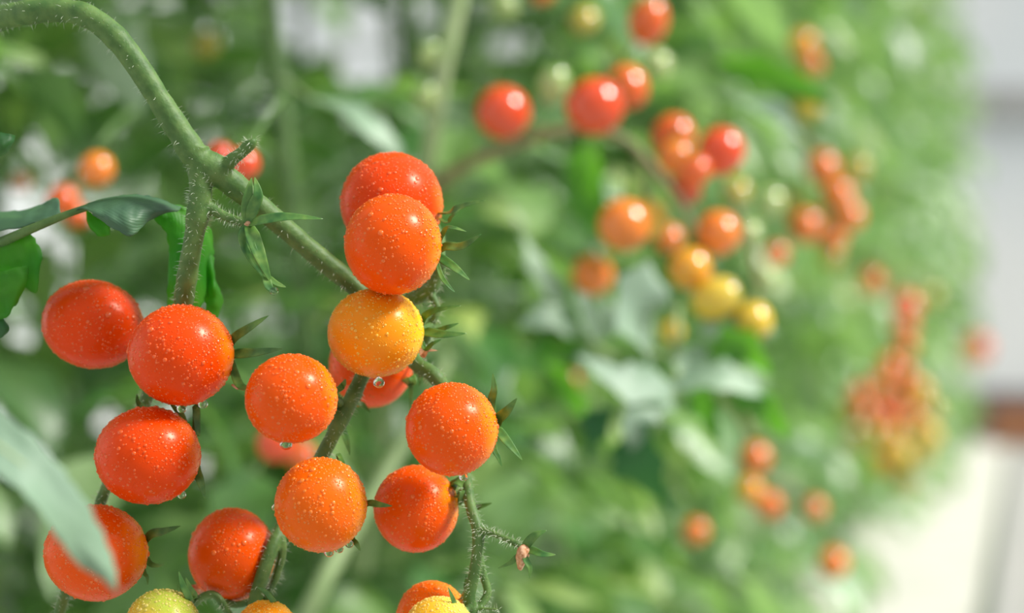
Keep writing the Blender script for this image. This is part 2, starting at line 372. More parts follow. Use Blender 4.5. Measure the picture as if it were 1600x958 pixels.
# ------------------------------------------------------------------ data of the tomatoes farther back (px, py, rx, ry, depth, colour, label)
C2 = 'ripening tomatoes on the blurred second truss'
FAR = [
 (786,176,42,43,1.02,'red','round red tomato hanging alone at the left end of the blurred second truss',C2),
 (865,132,25,32,1.05,'green','pale green oval tomato between the lone red tomato and the big red one',C2),
 (929,166,46,45,1.00,'red','largest glossy red tomato of the blurred second truss, below a small orange-red one',C2),
 (980,136,32,36,1.06,'ored','orange-red tomato tucked behind the largest red tomato of the second truss',C2),
 (1013,33,31,38,1.10,'ored','oval orange-red tomato cut close by the top edge of the picture',C2),
 (1027,100,22,26,1.15,'green','pale yellow-green tomato under the oval orange-red one at the top',C2),
 (1052,212,34,34,1.08,'ored','orange-red tomato half screened by sepals, left of the round red one',C2),
 (1056,246,30,28,1.03,'orange','orange tomato just below the sepal-screened orange-red one',C2),
 (1126,236,37,38,1.03,'red','glossy round red tomato at the right end of the second truss',C2),
 (1088,266,24,24,1.00,'ored','small orange-red tomato with a white highlight beside the round red one',C2),
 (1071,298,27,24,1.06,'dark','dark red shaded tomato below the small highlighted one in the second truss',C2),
 (975,352,41,42,1.00,'orange','big orange tomato at the lower left of the second truss, glint on its right',C2),
 (1016,340,28,32,1.04,'yellow','yellow-green tomato pressed behind the big orange one of the second truss',C2),
 (1122,364,35,36,1.02,'orange','orange tomato above the yellow pair on the second truss',C2),
 (1078,420,34,33,1.01,'amber','amber orange tomato between the orange one and the long yellow one',C2),
 (1120,467,42,33,1.00,'yellow','long yellow tomato lying over the small yellow one at the bottom of the truss',C2),
 (1178,500,28,31,1.00,'yellow','small yellow tomato with a big white glint, lowest on the second truss',C2),
 (1170,362,18,22,1.10,'green','small pale green tomato right of the orange one on the second truss',C2),
 (926,430,34,32,1.12,'orange','dull orange tomato half hidden by waxy leaves at the lower left of the truss',C2),
 (1050,518,18,18,1.12,'yellow','small yellow tomato peeping out between the waxy leaves',C2),
 (1195,436,20,20,1.18,'green','pale green little tomato above and behind the lowest yellow one',C2),
 (1150,300,22,24,1.2,'olive','olive tomato in the haze below the round red one',C2),
 (1045,372,22,24,1.12,'orange','orange tomato in shade between the two big orange ones',C2),
 (1203,315,22,26,1.25,'green','pale green tomato hanging between the second and third trusses',C2),
 (671,86,19,25,1.10,'green','upper of two pale green tomatoes beside the blurred upright stem',None),
 (665,150,19,24,1.10,'green','lower of two pale green tomatoes beside the blurred upright stem',None),
 (785,8,24,26,1.25,'green','pale green tomato cut by the top edge above the lone red one',None),
 (912,32,22,26,1.15,'olive','olive green tomato near the top edge left of the oval orange-red one',None),
 (850,-8,20,14,1.2,'orange','orange tomato barely dipping in at the top edge',None),
 (151,265,27,28,0.98,'orange','single orange tomato glowing in the blurred foliage at the upper left',None),
 (98,312,24,26,1.05,'ored','orange-red tomato behind the folded leaf, above its stalk',None),
 (120,338,20,18,1.10,'ored','small orange-red tomato peeping out under the leaf stalk',None),
 (32,285,15,16,1.3,'orange','tiny dull orange tomato at the left edge of the foliage',None),
 (380,256,26,26,0.86,'red','blurred red tomato behind the short hairy stub',None),
 (345,240,20,18,0.9,'red','smaller blurred red tomato behind the fork of the stem',None),
 (432,692,32,30,0.98,'red','blurred red tomato low behind the two orange ones in the middle',None),
 (470,712,24,24,1.05,'ored','blurred orange-red tomato touching the upright of the middle stem',None),
 (322,70,22,24,1.25,'olive','yellowish green tomato blurred below the arching stem',None),
 (1285,262,25,27,1.45,'salmon','pale red topmost tomato of the hazy third truss','tomatoes of the hazy third truss'),
 (1338,264,20,22,1.5,'olive','olive tomato right of the topmost one in the third truss','tomatoes of the hazy third truss'),
 (1309,305,25,26,1.45,'orange','orange tomato under the topmost of the hazy third truss','tomatoes of the hazy third truss'),
 (1326,338,22,26,1.5,'orange','orange tomato at the right side of the hazy third truss','tomatoes of the hazy third truss'),
 (1258,354,27,27,1.42,'ored','brightest red-orange tomato of the hazy third truss, at its left','tomatoes of the hazy third truss'),
 (1300,372,22,24,1.5,'orange','orange tomato low in the middle of the hazy third truss','tomatoes of the hazy third truss'),
 (1300,402,18,18,1.5,'olive','lowest olive orange tomato of the hazy third truss','tomatoes of the hazy third truss'),
 (1213,398,19,19,1.35,'ored','small orange-red tomato left of and below the hazy third truss','tomatoes of the hazy third truss'),
 (1238,318,18,22,1.5,'olive','olive tomato in the upper left of the hazy third truss','tomatoes of the hazy third truss'),
 (1254,68,20,24,1.7,'amber','upper yellow tomato blurred high in the far foliage','yellowing tomatoes high in the far foliage'),
 (1268,100,18,20,1.7,'orange','lower orange-tinged tomato blurred high in the far foliage','yellowing tomatoes high in the far foliage'),
 (1262,166,22,20,1.6,'yellow','yellow-green tomato blurred under the bright green leaf at upper right','yellowing tomatoes high in the far foliage'),
 (1180,716,24,25,1.35,'salmon','pale salmon tomato above an orange one in the lower blur','tomatoes of the low blurred truss'),
 (1172,766,20,22,1.4,'amber','amber tomato just under the pale salmon one in the lower blur','tomatoes of the low blurred truss'),
 (1202,790,22,22,1.4,'ored','orange-red tomato lower right of the amber one in the lower blur','tomatoes of the low blurred truss'),
 (1272,795,18,20,1.6,'salmon','small salmon tomato farthest right of the low blurred truss','tomatoes of the low blurred truss'),
 (1302,880,23,25,1.5,'orange','lone orange tomato in the foliage near the bottom right','tomatoes of the low blurred truss'),
 (1086,830,21,22,1.35,'orange','lone orange tomato in the blurred leaves below the dark hanging leaf',None),
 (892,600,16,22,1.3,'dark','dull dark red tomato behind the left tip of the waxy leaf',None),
 (1526,545,20,24,4.2,'ored','orange tomato at the far right edge of the foliage beside the wall',None),
 (1362,440,18,19,2.0,'ored','highest orange-red tomato of the upright far truss','tomatoes of the upright far truss'),
 (1415,478,22,25,2.0,'red','reddest tomato of the upright far truss','tomatoes of the upright far truss'),
 (1413,512,19,20,2.05,'ored','orange-red tomato under the reddest of the upright far truss','tomatoes of the upright far truss'),
 (1414,543,17,18,2.1,'orange','orange lowest tomato of the upright far truss','tomatoes of the upright far truss'),
 (1455,462,15,17,2.4,'olive','olive tomato right of the upright far truss','tomatoes of the upright far truss'),
]
FARC = 'tomatoes of the dense far cluster'
rn = random.Random(3)
for px_, py_, c_ in [(1388,572,'ored'),(1412,588,'red'),(1368,604,'orange'),(1398,622,'red'),(1340,618,'salmon'),(1436,610,'amber'),(1378,648,'red'),(1350,645,'orange'),(1420,650,'orange'),(1455,642,'olive'),(1325,650,'olive'),
                     (1392,682,'amber'),(1432,668,'yellow'),(1362,682,'olive'),(1452,682,'yellow'),(1408,712,'yellow'),(1440,712,'olive'),(1380,722,'amber'),(1338,690,'olive'),(1412,752,'olive')]:
    s = {'ored': 'orange-red tomato in the upper part of the dense far cluster', 'red': 'deep red tomato down the middle of the dense far cluster', 'salmon': 'pale salmon tomato at the left side of the dense far cluster',
         'orange': 'clear orange tomato in the dense far cluster', 'amber': 'amber tomato in the dense far cluster', 'olive': 'olive unripe tomato on the rim of the dense far cluster', 'yellow': 'yellow tomato in the lower right of the dense far cluster'}[c_]
    FAR.append((px_, py_, 18, 19, 2.0 + rn.uniform(-.06, .1), c_, s, FARC))

# hero keepout and far-tomato keepout for the generated foliage
def keep(points):
    for p in points:
        x, y, d = proj(p)
        if d < .72: return True
        if -60 < x < 1700 and -60 < y < 1020:
            if off(p) > (-.14 if p.z > .30 else -.14 - (.30 - p.z) * .26): return True
            if x > 1548: return True
            if d < 1.0 and p.z < 1: return True
            for t in KO:
                e = 5 if t[4] < 1.3 else (0 if t[4] < 1.8 else -11)
                if d < t[4] + .03 and ((x - t[0]) / (t[2] + e)) ** 2 + ((y - t[1]) / (t[3] + e)) ** 2 < 1: return True
        elif d < .95: return True
    return False
KO = [t for t in FAR] + [(640, 90, 40, 90, 1.0), (1010, 640, 140, 150, 1.0), (1150, 610, 80, 60, 1.0),
   (505, 45, 85, 40, 4.0), (560, 100, 35, 40, 4.0), (622, 30, 30, 26, 4.0), (792, 82, 34, 30, 4.0)]

# ------------------------------------------------------------------ the rows of plants
def make_plant(base, seed, rej, height=1.75, nleaf=46):
    rnd = random.Random(seed)
    st = []
    for i in range(13):
        z = height * i / 12; st.append((base.x + .03 * math.sin(z * 4 + seed), base.y + .03 * math.cos(z * 3 + seed), base.z + z))
    pts = [Vector(p) for p in catmull(st, 3)]
    lf = MB()
    for i in range(nleaf):
        zz = .06 + (height - .06) * ((i + rnd.random()) / nleaf) ** 1.15
        k = min(int(zz / height * (len(pts) - 1)), len(pts) - 2); b = pts[k]
        for tr in range(5):
            a = rnd.random() * 6.283; d = Vector((math.cos(a), math.sin(a), rnd.uniform(-.1, .8)))
            if compound(lf, b, d, rnd.uniform(.17, .27), rnd, reject=rej, size=rnd.uniform(.68, 1.05)): break
    sb = MB(); sweep(sb, pts, [.0065 * (1 - .4 * i / len(pts)) for i in range(len(pts))], seg=8)
    return sb, lf
GROUP1 = 'tomato plants of the row beside the path'; GROUP2 = 'tomato plants of the rows behind'
k = 0
near_lab = ['leafy blurred tomato plant just behind the wet red tomatoes', 'leafy blurred tomato plant behind the lone red tomato of the second truss',
            'leafy blurred tomato plant behind the second truss', 'leafy tomato plant carrying the hazy third truss']
y = .98
while y < 10.3:
    o_ = (-.62 if k == 0 else -.44) + random.uniform(-.04, .03); base = rowpt(o_, y, .012)
    sb, lf = make_plant(base, 100 + k, keep, nleaf=(94 if y < 4.5 else 74))
    t = empty('tomato_plant', base)
    tag(t, near_lab[k] if k < 4 else 'leafy tomato plant in the hazy row running along the path into the distance', 'plant', GROUP1)
    sb.build('main_stem', BG_STEM, t); lf.build('foliage', LEAF_BG, t)
    y += .26 if y < 4 else .42; k += 1
variants = []
for s in range(4):
    sb, lf = make_plant(Vector((0, 0, 0)), 900 + s, None, 1.7, 50)
    variants.append((sb.mesh('main_stem', BG_STEM), lf.mesh('foliage', LEAF_BG)))
y = 1.12
while y < 9.6:
    base = rowpt(-.86 + random.uniform(-.05, .05), y, .012); sb, lf = make_plant(base, 300 + k, keep, 1.7, 78 if y < 5 else 46)
    t = empty('tomato_plant', base); tag(t, 'leafy tomato plant in the second row, seen only through gaps in the front row', 'plant', GROUP2)
    sb.build('main_stem', BG_STEM, t); lf.build('foliage', LEAF_BG, t)
    y += .30 if y < 5 else .5; k += 1
y = 1.7
while y < 9.5:
    b = rowpt(-1.7 + random.uniform(-.05, .05), y, 0); sm, fm = variants[k % 4]
    t = empty('tomato_plant', b); t.rotation_euler.z = random.random() * 6.28; t.scale = (1, 1, random.uniform(.62, .70) if y > 4.3 else random.uniform(.8, .95))
    tag(t, 'tomato plant in the rearmost row by the far wall, glimpsed through gaps', 'plant', 'tomato plants of the rearmost row')
    for nm, m in (('main_stem', sm), ('foliage', fm)):
        o = bpy.data.objects.new(nm, m); COL.objects.link(o); o.parent = t
    y += .35; k += 1

# ------------------------------------------------------------------ blurred tomatoes farther back
def fruit_mesh(mb, rx, rz, axis, tilt=0.0, nu=40, nv=26, ry=None, bump=.012, seed=0):
    ax = axis.normalized(); u = ax.orthogonal().normalized(); w_ = ax.cross(u)
    ry = ry or (rx + rz) / 2
    ct, s_ = math.cos(tilt), math.sin(tilt)
    v = []; c = []; f = []
    def put(th, ph):
        r = 1.0 - .10 * math.exp(-(th / .22) ** 2) + bump * math.cos(5 * ph) * math.exp(-(th / .7) ** 2)
        dr = ax * math.cos(th) + (u * math.cos(ph) + w_ * math.sin(ph)) * math.sin(th)
        r *= 1 + .012 * noise.noise(dr * 1.6 + Vector((seed, 0, 0)))
        x = dr.x * rx * r; y_ = dr.y * ry * r; z = dr.z * rz * r
        v.append((x * ct - z * s_, y_, x * s_ + z * ct)); c.append(.5 + .5 * math.cos(th))
    put(0.0001, 0)
    for i in range(1, nv):
        for j in range(nu): put(math.pi * i / nv, 2 * math.pi * j / nu)
    put(math.pi, 0)
    for j in range(nu): f.append((0, 1 + j, 1 + (j + 1) % nu)); f.append((len(v) - 1, 1 + (nv - 2) * nu + (j + 1) % nu, 1 + (nv - 2) * nu + j))
    for i in range(nv - 2):
        for j in range(nu):
            a = 1 + i * nu + j; b = 1 + i * nu + (j + 1) % nu; f.append((a, a + nu, b + nu, b))
    mb.add(v, f, None, c)
def star_calyx(mb, r, n=5, seed=0):
    rnd = random.Random(seed)
    for k in range(n):
        a = 2 * math.pi * k / n + rnd.uniform(-.2, .2); d = Vector((math.cos(a), math.sin(a), 0))
        pts = [Vector((0, 0, r * .92)) + d * r * t * .95 + Vector((0, 0, r * (.10 + .35 * t * t + .05 * math.sin(t * 5)))) for t in (0, .2, .45, .7, .9, 1)]
        sweep(mb, pts, [r * q for q in (.06, .12, .12, .08, .04, .006)], [r * .03] * 6, ref=(d.x * .2, d.y * .2, 1), seg=6)
    sweep(mb, [Vector((0, 0, r * z)) for z in (.88, .95, 1.08)], [r * .13, r * .14, r * .07], seg=8)
unit = {}
for cn, m in BG.items():
    mb = MB(); fruit_mesh(mb, 1, 1, Vector((0, 0, 1)), nu=28, nv=18); unit[cn] = mb.mesh('cherry_tomato', m)
mb = MB(); star_calyx(mb, 1); CALM = mb.mesh('calyx', SEPAL)
mb = MB(); sweep(mb, [Vector((0, 0, 1.0)), Vector((.05, 0, 1.3)), Vector((.2, .05, 1.7)), Vector((.5, .1, 2.05))], [.075, .065, .07, .08], seg=7); PEDM = mb.mesh('pedicel', STEM)
rf = random.Random(21)
first = None
for px_, py_, rx, ry_, d, cn, lab, grp in FAR:
    c = P(px_, py_, d); s = d / F
    if 1.3 < d < 2.3: cn = {'red': 'ored', 'ored': 'salmon'}.get(cn, cn)  # reds swapped for paler colours to paint in the distance haze
    o = bpy.data.objects.new('cherry_tomato', unit[cn]); COL.objects.link(o); o.location = c
    ax = Vector((rf.uniform(-.5, .5), rf.uniform(.2, .9), rf.uniform(.5, 1))).normalized()
    o.rotation_euler = ax.to_track_quat('Z', 'X').to_euler()
    if abs(rx - ry_) > 4: o.rotation_euler = (0.25, .2 if rx < ry_ else 1.15, 0); o.scale = (min(rx, ry_) * s, min(rx, ry_) * s, max(rx, ry_) * s)
    else: o.scale = (rx * s, (rx + ry_) / 2 * s, ry_ * s)
    tag(o, lab, 'tomato', grp or 'single tomatoes blurred in the foliage')
    for nm, m in (('calyx', CALM), ('pedicel', PEDM)):
        q = bpy.data.objects.new(nm, m); COL.objects.link(q); q.parent = o

def stem_thing(name, label, cat, specs, material, extra=(), group=None, per=8):
    mb = MB(); pts, rad = stemline(specs, per); sweep(mb, pts, rad, seg=10)
    for e in extra:
        pts, rad = stemline(e, per); sweep(mb, pts, rad, seg=8)
    o = mb.build(name, material, origin=P(*specs[0][:3])); tag(o, label, cat, group); return o
stem_thing('truss_stem', 'curved brownish stem that carries the blurred second truss of tomatoes', 'stem',
  [(640,330,1.12,20),(700,275,1.08,20),(780,235,1.06,20),(870,206,1.05,18),(930,203,1.05,16),(985,225,1.05,14),(1030,275,1.05,13),(1070,330,1.05,12),(1098,400,1.05,11),(1120,450,1.06,9)], BROWN_STEM,
  [[(985,225,1.05,9),(1010,290,1.06,8),(1000,320,1.06,6)], [(1030,275,1.05,8),(1110,260,1.06,7),(1150,320,1.06,7),(1180,420,1.06,7),(1185,480,1.05,6)], [(870,206,1.05,8),(830,195,1.05,6),(800,180,1.04,5)], [(930,203,1.05,9),(960,120,1.1,7),(1005,50,1.1,6)]])
stem_thing('plant_stem', 'tall blurred pale green stem rising out of the top edge behind the wet tomatoes', 'stem',
  [(560,900,1.35,30),(600,640,1.25,27),(655,330,1.15,25),(672,230,1.12,26),(690,120,1.10,27),(712,20,1.10,28),(735,-90,1.10,28)], PALE_STEM)
stem_thing('plant_stem', 'broad pale blurred stem slanting up behind the lower orange tomato', 'stem',
  [(455,1010,.98,30),(500,920,.98,30),(550,830,1.0,27),(600,745,1.02,26),(650,660,1.05,24),(700,560,1.1,20)], MID_STEM)
stem_thing('plant_stem', 'blurred stem of the hazy third truss hanging down on the right', 'stem',
  [(1240,200,1.5,10),(1270,235,1.5,10),(1290,300,1.48,9),(1285,400,1.5,7)], BROWN_STEM)
stem_thing('plant_stem', 'blurred stem of the upright far truss beside the path', 'stem',
  [(1340,400,2.1,9),(1385,430,2.08,9),(1405,520,2.1,8),(1400,640,2.08,8),(1400,730,2.1,6)], BROWN_STEM,
  [[(1395,440,2.09,6),(1430,425,2.3,5),(1456,440,2.4,5),(1456,450,2.4,5)]])

stem_thing('truss_stem', 'thin blurred stem holding the orange tomatoes at the upper left', 'stem', [(215,170,1.12,9),(180,195,1.04,8),(155,225,1.01,7),(125,262,1.04,6),(100,290,1.07,5),(118,318,1.1,4),(60,262,1.2,4),(32,272,1.3,4)], BG_STEM)
stem_thing('truss_stem', 'thin blurred stem holding the red tomatoes low behind the middle stem', 'stem', [(560,560,1.2,8),(500,620,1.08,8),(470,680,1.05,6),(435,665,1.0,5)], BG_STEM)
stem_thing('truss_stem', 'thin blurred stem of the low truss right of the dark hanging leaf', 'stem', [(1120,610,1.6,9),(1165,660,1.45,8),(1190,740,1.43,7),(1240,765,1.5,6),(1290,830,1.52,5),(1302,860,1.5,5)], BROWN_STEM)
stem_thing('truss_stem', 'thin blurred stem above the lone orange tomato under the dark hanging leaf', 'stem', [(1130,740,1.5,7),(1105,770,1.4,6),(1088,808,1.36,5)], BG_STEM)
stem_thing('truss_stem', 'thin stem of the orange tomato at the far right edge of the foliage', 'stem', [(1470,470,4.6,5),(1512,490,4.3,5),(1524,512,4.21,5),(1526,530,4.2,6)], BG_STEM)
stem_thing('truss_stem', 'thin blurred stem by the pale green tomatoes at the upright stem', 'stem', [(690,40,1.11,8),(674,70,1.1,6),(664,125,1.11,5)], BG_STEM)
stem_thing('truss_stem', 'thin blurred stem of the yellowing tomatoes high in the far foliage', 'stem', [(1225,20,1.8,7),(1250,45,1.75,6),(1275,90,1.72,5),(1262,150,1.62,5)], BG_STEM)

stem_thing('truss_stem', 'thin blurred stem holding the two red tomatoes behind the hairy stub', 'stem', [(440,150,.98,8),(410,195,.9,7),(382,228,.87,5),(350,215,.9,5),(300,235,.95,4)], BG_STEM)

# waxy middle-distance leaves
def px_leaf(parent, specs, width, nrm, m, name='leaflet', n=12, lobes=3, fold=.3, teeth=.28, label=None, seed=1, solid=.0):
    mb = MB(); path = [P(*q) for q in specs]; d = specs[len(specs) // 2][2]
    L = sum((path[i + 1] - path[i]).length for i in range(len(path) - 1))
    leaflet(mb, None, None, Vector(nrm).normalized(), L, width * d / F, n, fold, 0, lobes, random.Random(seed), teeth=teeth, path=path)
    o = mb.build(name, m, parent)
    if solid: md = o.modifiers.new('thickness', 'SOLIDIFY'); md.thickness = solid; md.offset = 0
    if label: o['label'] = label
    return o
SHEEN = (.45, -.75, .55); FLAT = (0, -.9, .45); BACK = (-.75, -.6, .15)
lf1 = empty('tomato_leaf', P(1050, 520, 1.0)); tag(lf1, 'large waxy compound leaf drooping below the yellow tomatoes of the second truss', 'leaf')
mb = MB(); pts, rad = stemline([(1060,480,1.03,10),(1055,560,1.0,9),(1060,605,.98,8),(1040,640,.97,7),(1010,690,.97,6)]); sweep(mb, pts, rad, seg=8)
pts, rad = stemline([(1056,560,1.0,6),(1000,545,.99,5)]); sweep(mb, pts, rad, seg=8); mb.build('leaf_stalk', PALE_STEM, lf1)
for sp, wd, nr, m in [
  ([(1015,565,1.0),(998,490,.98),(1012,405,.98)], 105, SHEEN, LEAF_PALE), ([(1050,600,.98),(980,600,.96),(900,555,.96)], 62, SHEEN, LEAF_PALE),
  ([(1045,608,.98),(1000,640,.96),(985,705,.96)], 60, SHEEN, LEAF_PALE), ([(1055,603,.98),(1130,590,.97),(1205,622,.98)], 50, SHEEN, LEAF_PALE),
  ([(990,660,.97),(1005,730,.96),(1055,800,.97)], 85, BACK, LEAF_SHADE), ([(1110,540,1.0),(1165,545,.99),(1205,592,1.0)], 52, BACK, LEAF),
  ([(1140,615,.98),(1195,635,.98),(1235,692,.98)], 44, BACK, LEAF), ([(1080,615,.98),(1105,640,.98),(1122,690,.98)], 50, BACK, LEAF),
  ([(960,630,.99),(930,670,.98),(922,718,.99)], 60, BACK, LEAF_SHADE), ([(1090,520,1.0),(1150,505,1.0),(1215,520,1.0)], 40, SHEEN, LEAF_PALE),
  ([(1060,610,.99),(1085,560,1.0),(1090,530,1.0)], 48, SHEEN, LEAF_PALE)]:
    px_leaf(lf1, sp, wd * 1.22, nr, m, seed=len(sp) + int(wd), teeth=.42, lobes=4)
lf2 = empty('tomato_leaf', P(880, 480, 1.05)); tag(lf2, 'smaller waxy leaf with upright tip left of the drooping one, under the big orange tomato', 'leaf')
mb = MB(); pts, rad = stemline([(960,560,1.06,8),(920,530,1.05,7),(880,480,1.05,6),(860,450,1.05,5)]); sweep(mb, pts, rad, seg=8); mb.build('leaf_stalk', PALE_STEM, lf2)
for sp, wd, nr, m in [([(885,480,1.05),(845,430,1.04),(815,365,1.04)], 44, SHEEN, LEAF_PALE), ([(915,525,1.05),(860,495,1.03),(812,512,1.03)], 50, SHEEN, LEAF_PALE),
  ([(905,545,1.05),(870,540,1.04),(828,570,1.04)], 52, BACK, LEAF), ([(925,530,1.05),(915,480,1.04),(895,450,1.04)], 44, SHEEN, LEAF_PALE), ([(930,535,1.04),(950,500,1.03),(945,455,1.03)], 36, SHEEN, LEAF_PALE)]:
    px_leaf(lf2, sp, wd * 1.15, nr, m, seed=int(wd), teeth=.4)
def single(label, sp, wd, nr, m, stalk, seed=1):
    e = empty('tomato_leaf', P(*sp[0])); tag(e, label, 'leaf')
    px_leaf(e, sp, wd, nr, m, name='leaf_blade', seed=seed)
    mb = MB(); pts, rad = stemline([stalk + (7,), (sp[0][0], sp[0][1], sp[0][2], 6), (sp[1][0], sp[1][1], sp[1][2] + .002, 4)]); sweep(mb, pts, rad, seg=8); mb.build('leaf_stalk', PALE_STEM, e)
single('broad deep green leaf hanging under the largest red tomato of the second truss', [(925,215,1.10),(920,290,1.10),(935,385,1.10)], 95, BACK, LEAF, (930, 150, 1.12), 3)
single('pale waxy leaf slanting down just above the topmost wet tomato', [(490,155,1.05),(560,185,1.0),(630,245,1.0)], 68, SHEEN, LEAF_PALE, (440, 120, 1.1), 4)
single('bright green horizontal leaf in the upper right blur', [(1120,100,1.3),(1220,122,1.25),(1300,165,1.25)], 52, BACK, LEAF, (1080, 90, 1.35), 5)
single('pale waxy leaf below the bright green horizontal leaf at upper right', [(1110,150,1.3),(1190,165,1.25),(1260,225,1.25)], 60, SHEEN, LEAF_PALE, (1070, 150, 1.35), 6)
single('bright green leaf tip pointing right, low behind the dried flower', [(850,575,1.2),(890,610,1.18),(925,665,1.18)], 50, BACK, LEAF, (810, 540, 1.25), 7)

# ------------------------------------------------------------------ the vine in focus
vine = empty('tomato_vine', P(-90, 958, .62)); vine.location.z = 0.012; vine['wo'] = tuple(vine.location)
tag(vine, 'hairy green tomato vine in focus whose stem arches in from the upper left', 'vine')
mb = MB(); pts = [Vector(p) for p in catmull([(P(-110,958,.63).x, .63, .012), (P(-105,958,.63).x, .62, .2), (P(-85,500,.61).x, .60, .42), (P(-80,45,.60).x, .60, P(0,60,.6).z), (P(-90,0,.6).x, .61, .72), (P(-80,0,.6).x, .62, .95)], 8)]
sweep(mb, pts, [.0055] * len(pts), seg=14); mb.build('main_stem', STEM, vine)
main = [
 [(-80,75,.60,44),(-30,40,.59,42),(10,26,.585,39),(55,18,.58,38),(100,17,.578,37),(140,27,.576,38),(180,58,.575,39),(215,103,.575,38),(250,158,.575,38),(282,208,.576,40),(308,248,.577,46),(330,262,.578,50),(352,278,.579,44),(385,305,.581,38),(440,352,.584,33),(500,403,.588,34),(545,440,.59,33),(575,470,.592,30),(600,500,.60,26)],
 [(305,232,.577,44),(312,270,.577,38),(313,305,.577,36),(310,330,.577,38),(305,360,.578,33),(296,410,.580,32),(289,455,.583,33),(284,490,.588,30),(275,540,.602,25),(240,600,.600,22),(229,622,.597,20),(215,660,.600,20),(178,735,.600,18),(162,772,.596,18),(148,810,.600,18),(115,890,.600,18),(98,940,.593,18),(85,990,.59,18)],
 [(310,318,.577,26),(328,325,.577,20),(345,335,.576,15),(365,343,.575,14),(386,350,.573,15)],
 [(345,268,.578,30),(362,250,.576,22),(378,238,.574,20),(392,223,.573,20),(393,219,.573,14)],
 # lower left fork that shows below the amber tomato
 [(590,490,.605,24),(585,540,.606,24),(565,590,.594,24),(548,625,.588,25),(532,655,.586,28),(518,685,.587,23),(502,715,.590,24),(480,760,.602,22),(448,810,.597,20),(430,845,.591,21),(415,885,.588,22),(400,935,.588,23),(392,990,.588,22)],
 [(438,835,.592,16),(442,860,.592,13),(435,890,.592,13),(425,915,.592,12),(400,935,.592,12),(370,945,.592,12),(345,938,.592,12)],
 # right fork
 [(590,480,.603,22),(635,470,.603,24),(668,455,.600,24),(684,432,.598,20),(692,405,.598,14)],
 [(668,455,.600,12),(678,468,.598,12),(684,485,.597,11),(676,503,.597,11),(662,540,.603,15),(650,560,.600,20)],
 [(610,500,.608,18),(632,545,.604,22),(652,570,.597,24),(672,582,.592,24),(690,602,.592,24),(705,640,.600,20),(720,700,.600,17),(728,745,.590,17),(735,790,.582,18),(747,830,.578,20),(745,870,.577,18),(738,910,.577,18),(733,935,.577,20),(740,970,.577,18)],
 [(745,826,.578,14),(765,832,.576,11),(785,840,.574,10),(812,852,.572,11)],
 [(748,865,.578,14),(754,895,.579,13),(762,925,.579,14),(752,945,.578,13),(738,958,.578,12)],
 [(735,955,.577,8),(755,951,.576,6),(780,953,.575,4)],
 [(300,948,.590,13),(316,933,.588,13),(334,929,.587,13),(348,943,.587,13),(360,965,.588,13)],
]
mb = MB(); hb = MB(); rh = random.Random(5); lines = []
for i, sp in enumerate(main):
    pts, rad = stemline(sp, 10, .10); lines.append((pts, rad)); sweep(mb, pts, rad, seg=18)
st = mb.build('fruit_truss', STEM, vine)
md = st.modifiers.new('blend', 'REMESH'); md.mode = 'VOXEL'; md.voxel_size = .00042; md.use_smooth_shade = True
ms = st.modifiers.new('soft', 'SMOOTH'); ms.iterations = 5; ms.factor = .5
dg = bpy.context.evaluated_depsgraph_get(); me = bpy.data.meshes.new_from_object(st.evaluated_get(dg)); st.modifiers.clear(); st.data = me
for (pts, rad), n_ in zip(lines, (520, 1100, 160, 160, 420, 160, 260, 160, 620, 170, 150, 40, 90)):
    hairs(hb, pts, rad, n_, rnd=rh)
tag(hb.build('stem_hairs', HAIR, st, smooth=False), 'fine white hairs on the stem', kind='stuff')

def sepal(parent, specs, width, name='sepal', m=None, start=None, curl=.35, thin=.28, tipw=.05, ref=None, label=None):
    """specs: px, py, d"""
    q = [P(*s) for s in specs]
    if start is not None: q = [start] + q
    pts = [Vector(p) for p in catmull([tuple(p) for p in q], 7)]
    n = len(pts) - 1; W = width * .5 * specs[-1][2] / F * 1.35
    ra = []
    for i in range(n + 1):
        t = i / n; ra.append(W * max(tipw, min(1, .55 + 1.6 * t) * (1 - max(0, (t - .40) / .60) ** 1.9)))
    mb = MB(); sweep(mb, pts, ra, [max(r * thin, .00006) for r in ra], ref=ref or (.15, -1, .45), seg=12, curl=curl)
    rh_ = random.Random(int(width * 10)); hairs(mb, pts, [r * .6 for r in ra], 26, .0004, .0010, .00003, rh_)
    o = mb.build(name, m or SEPAL, parent)
    if label: o['label'] = label
    return o
def blob(mb, c, r, sc=(1, 1, 1), nu=14, nv=9, drop=0.0):
    v = []; f = []
    for i in range(nv + 1):
        th = math.pi * i / nv
        for j in range(nu):
            a = 2 * math.pi * j / nu; z = math.cos(th); s_ = math.sin(th)
            if drop and z > 0: s_ *= (1 - drop * z)
            v.append((c[0] + r * sc[0] * s_ * math.cos(a), c[1] + r * sc[1] * s_ * math.sin(a), c[2] + r * sc[2] * z * (1 + (drop * .6 if z > 0 else 0))))
    for i in range(nv):
        for j in range(nu):
            a = i * nu + j; b = i * nu + (j + 1) % nu; f.append((a, a + nu, b + nu, b))
    mb.add(v, f)

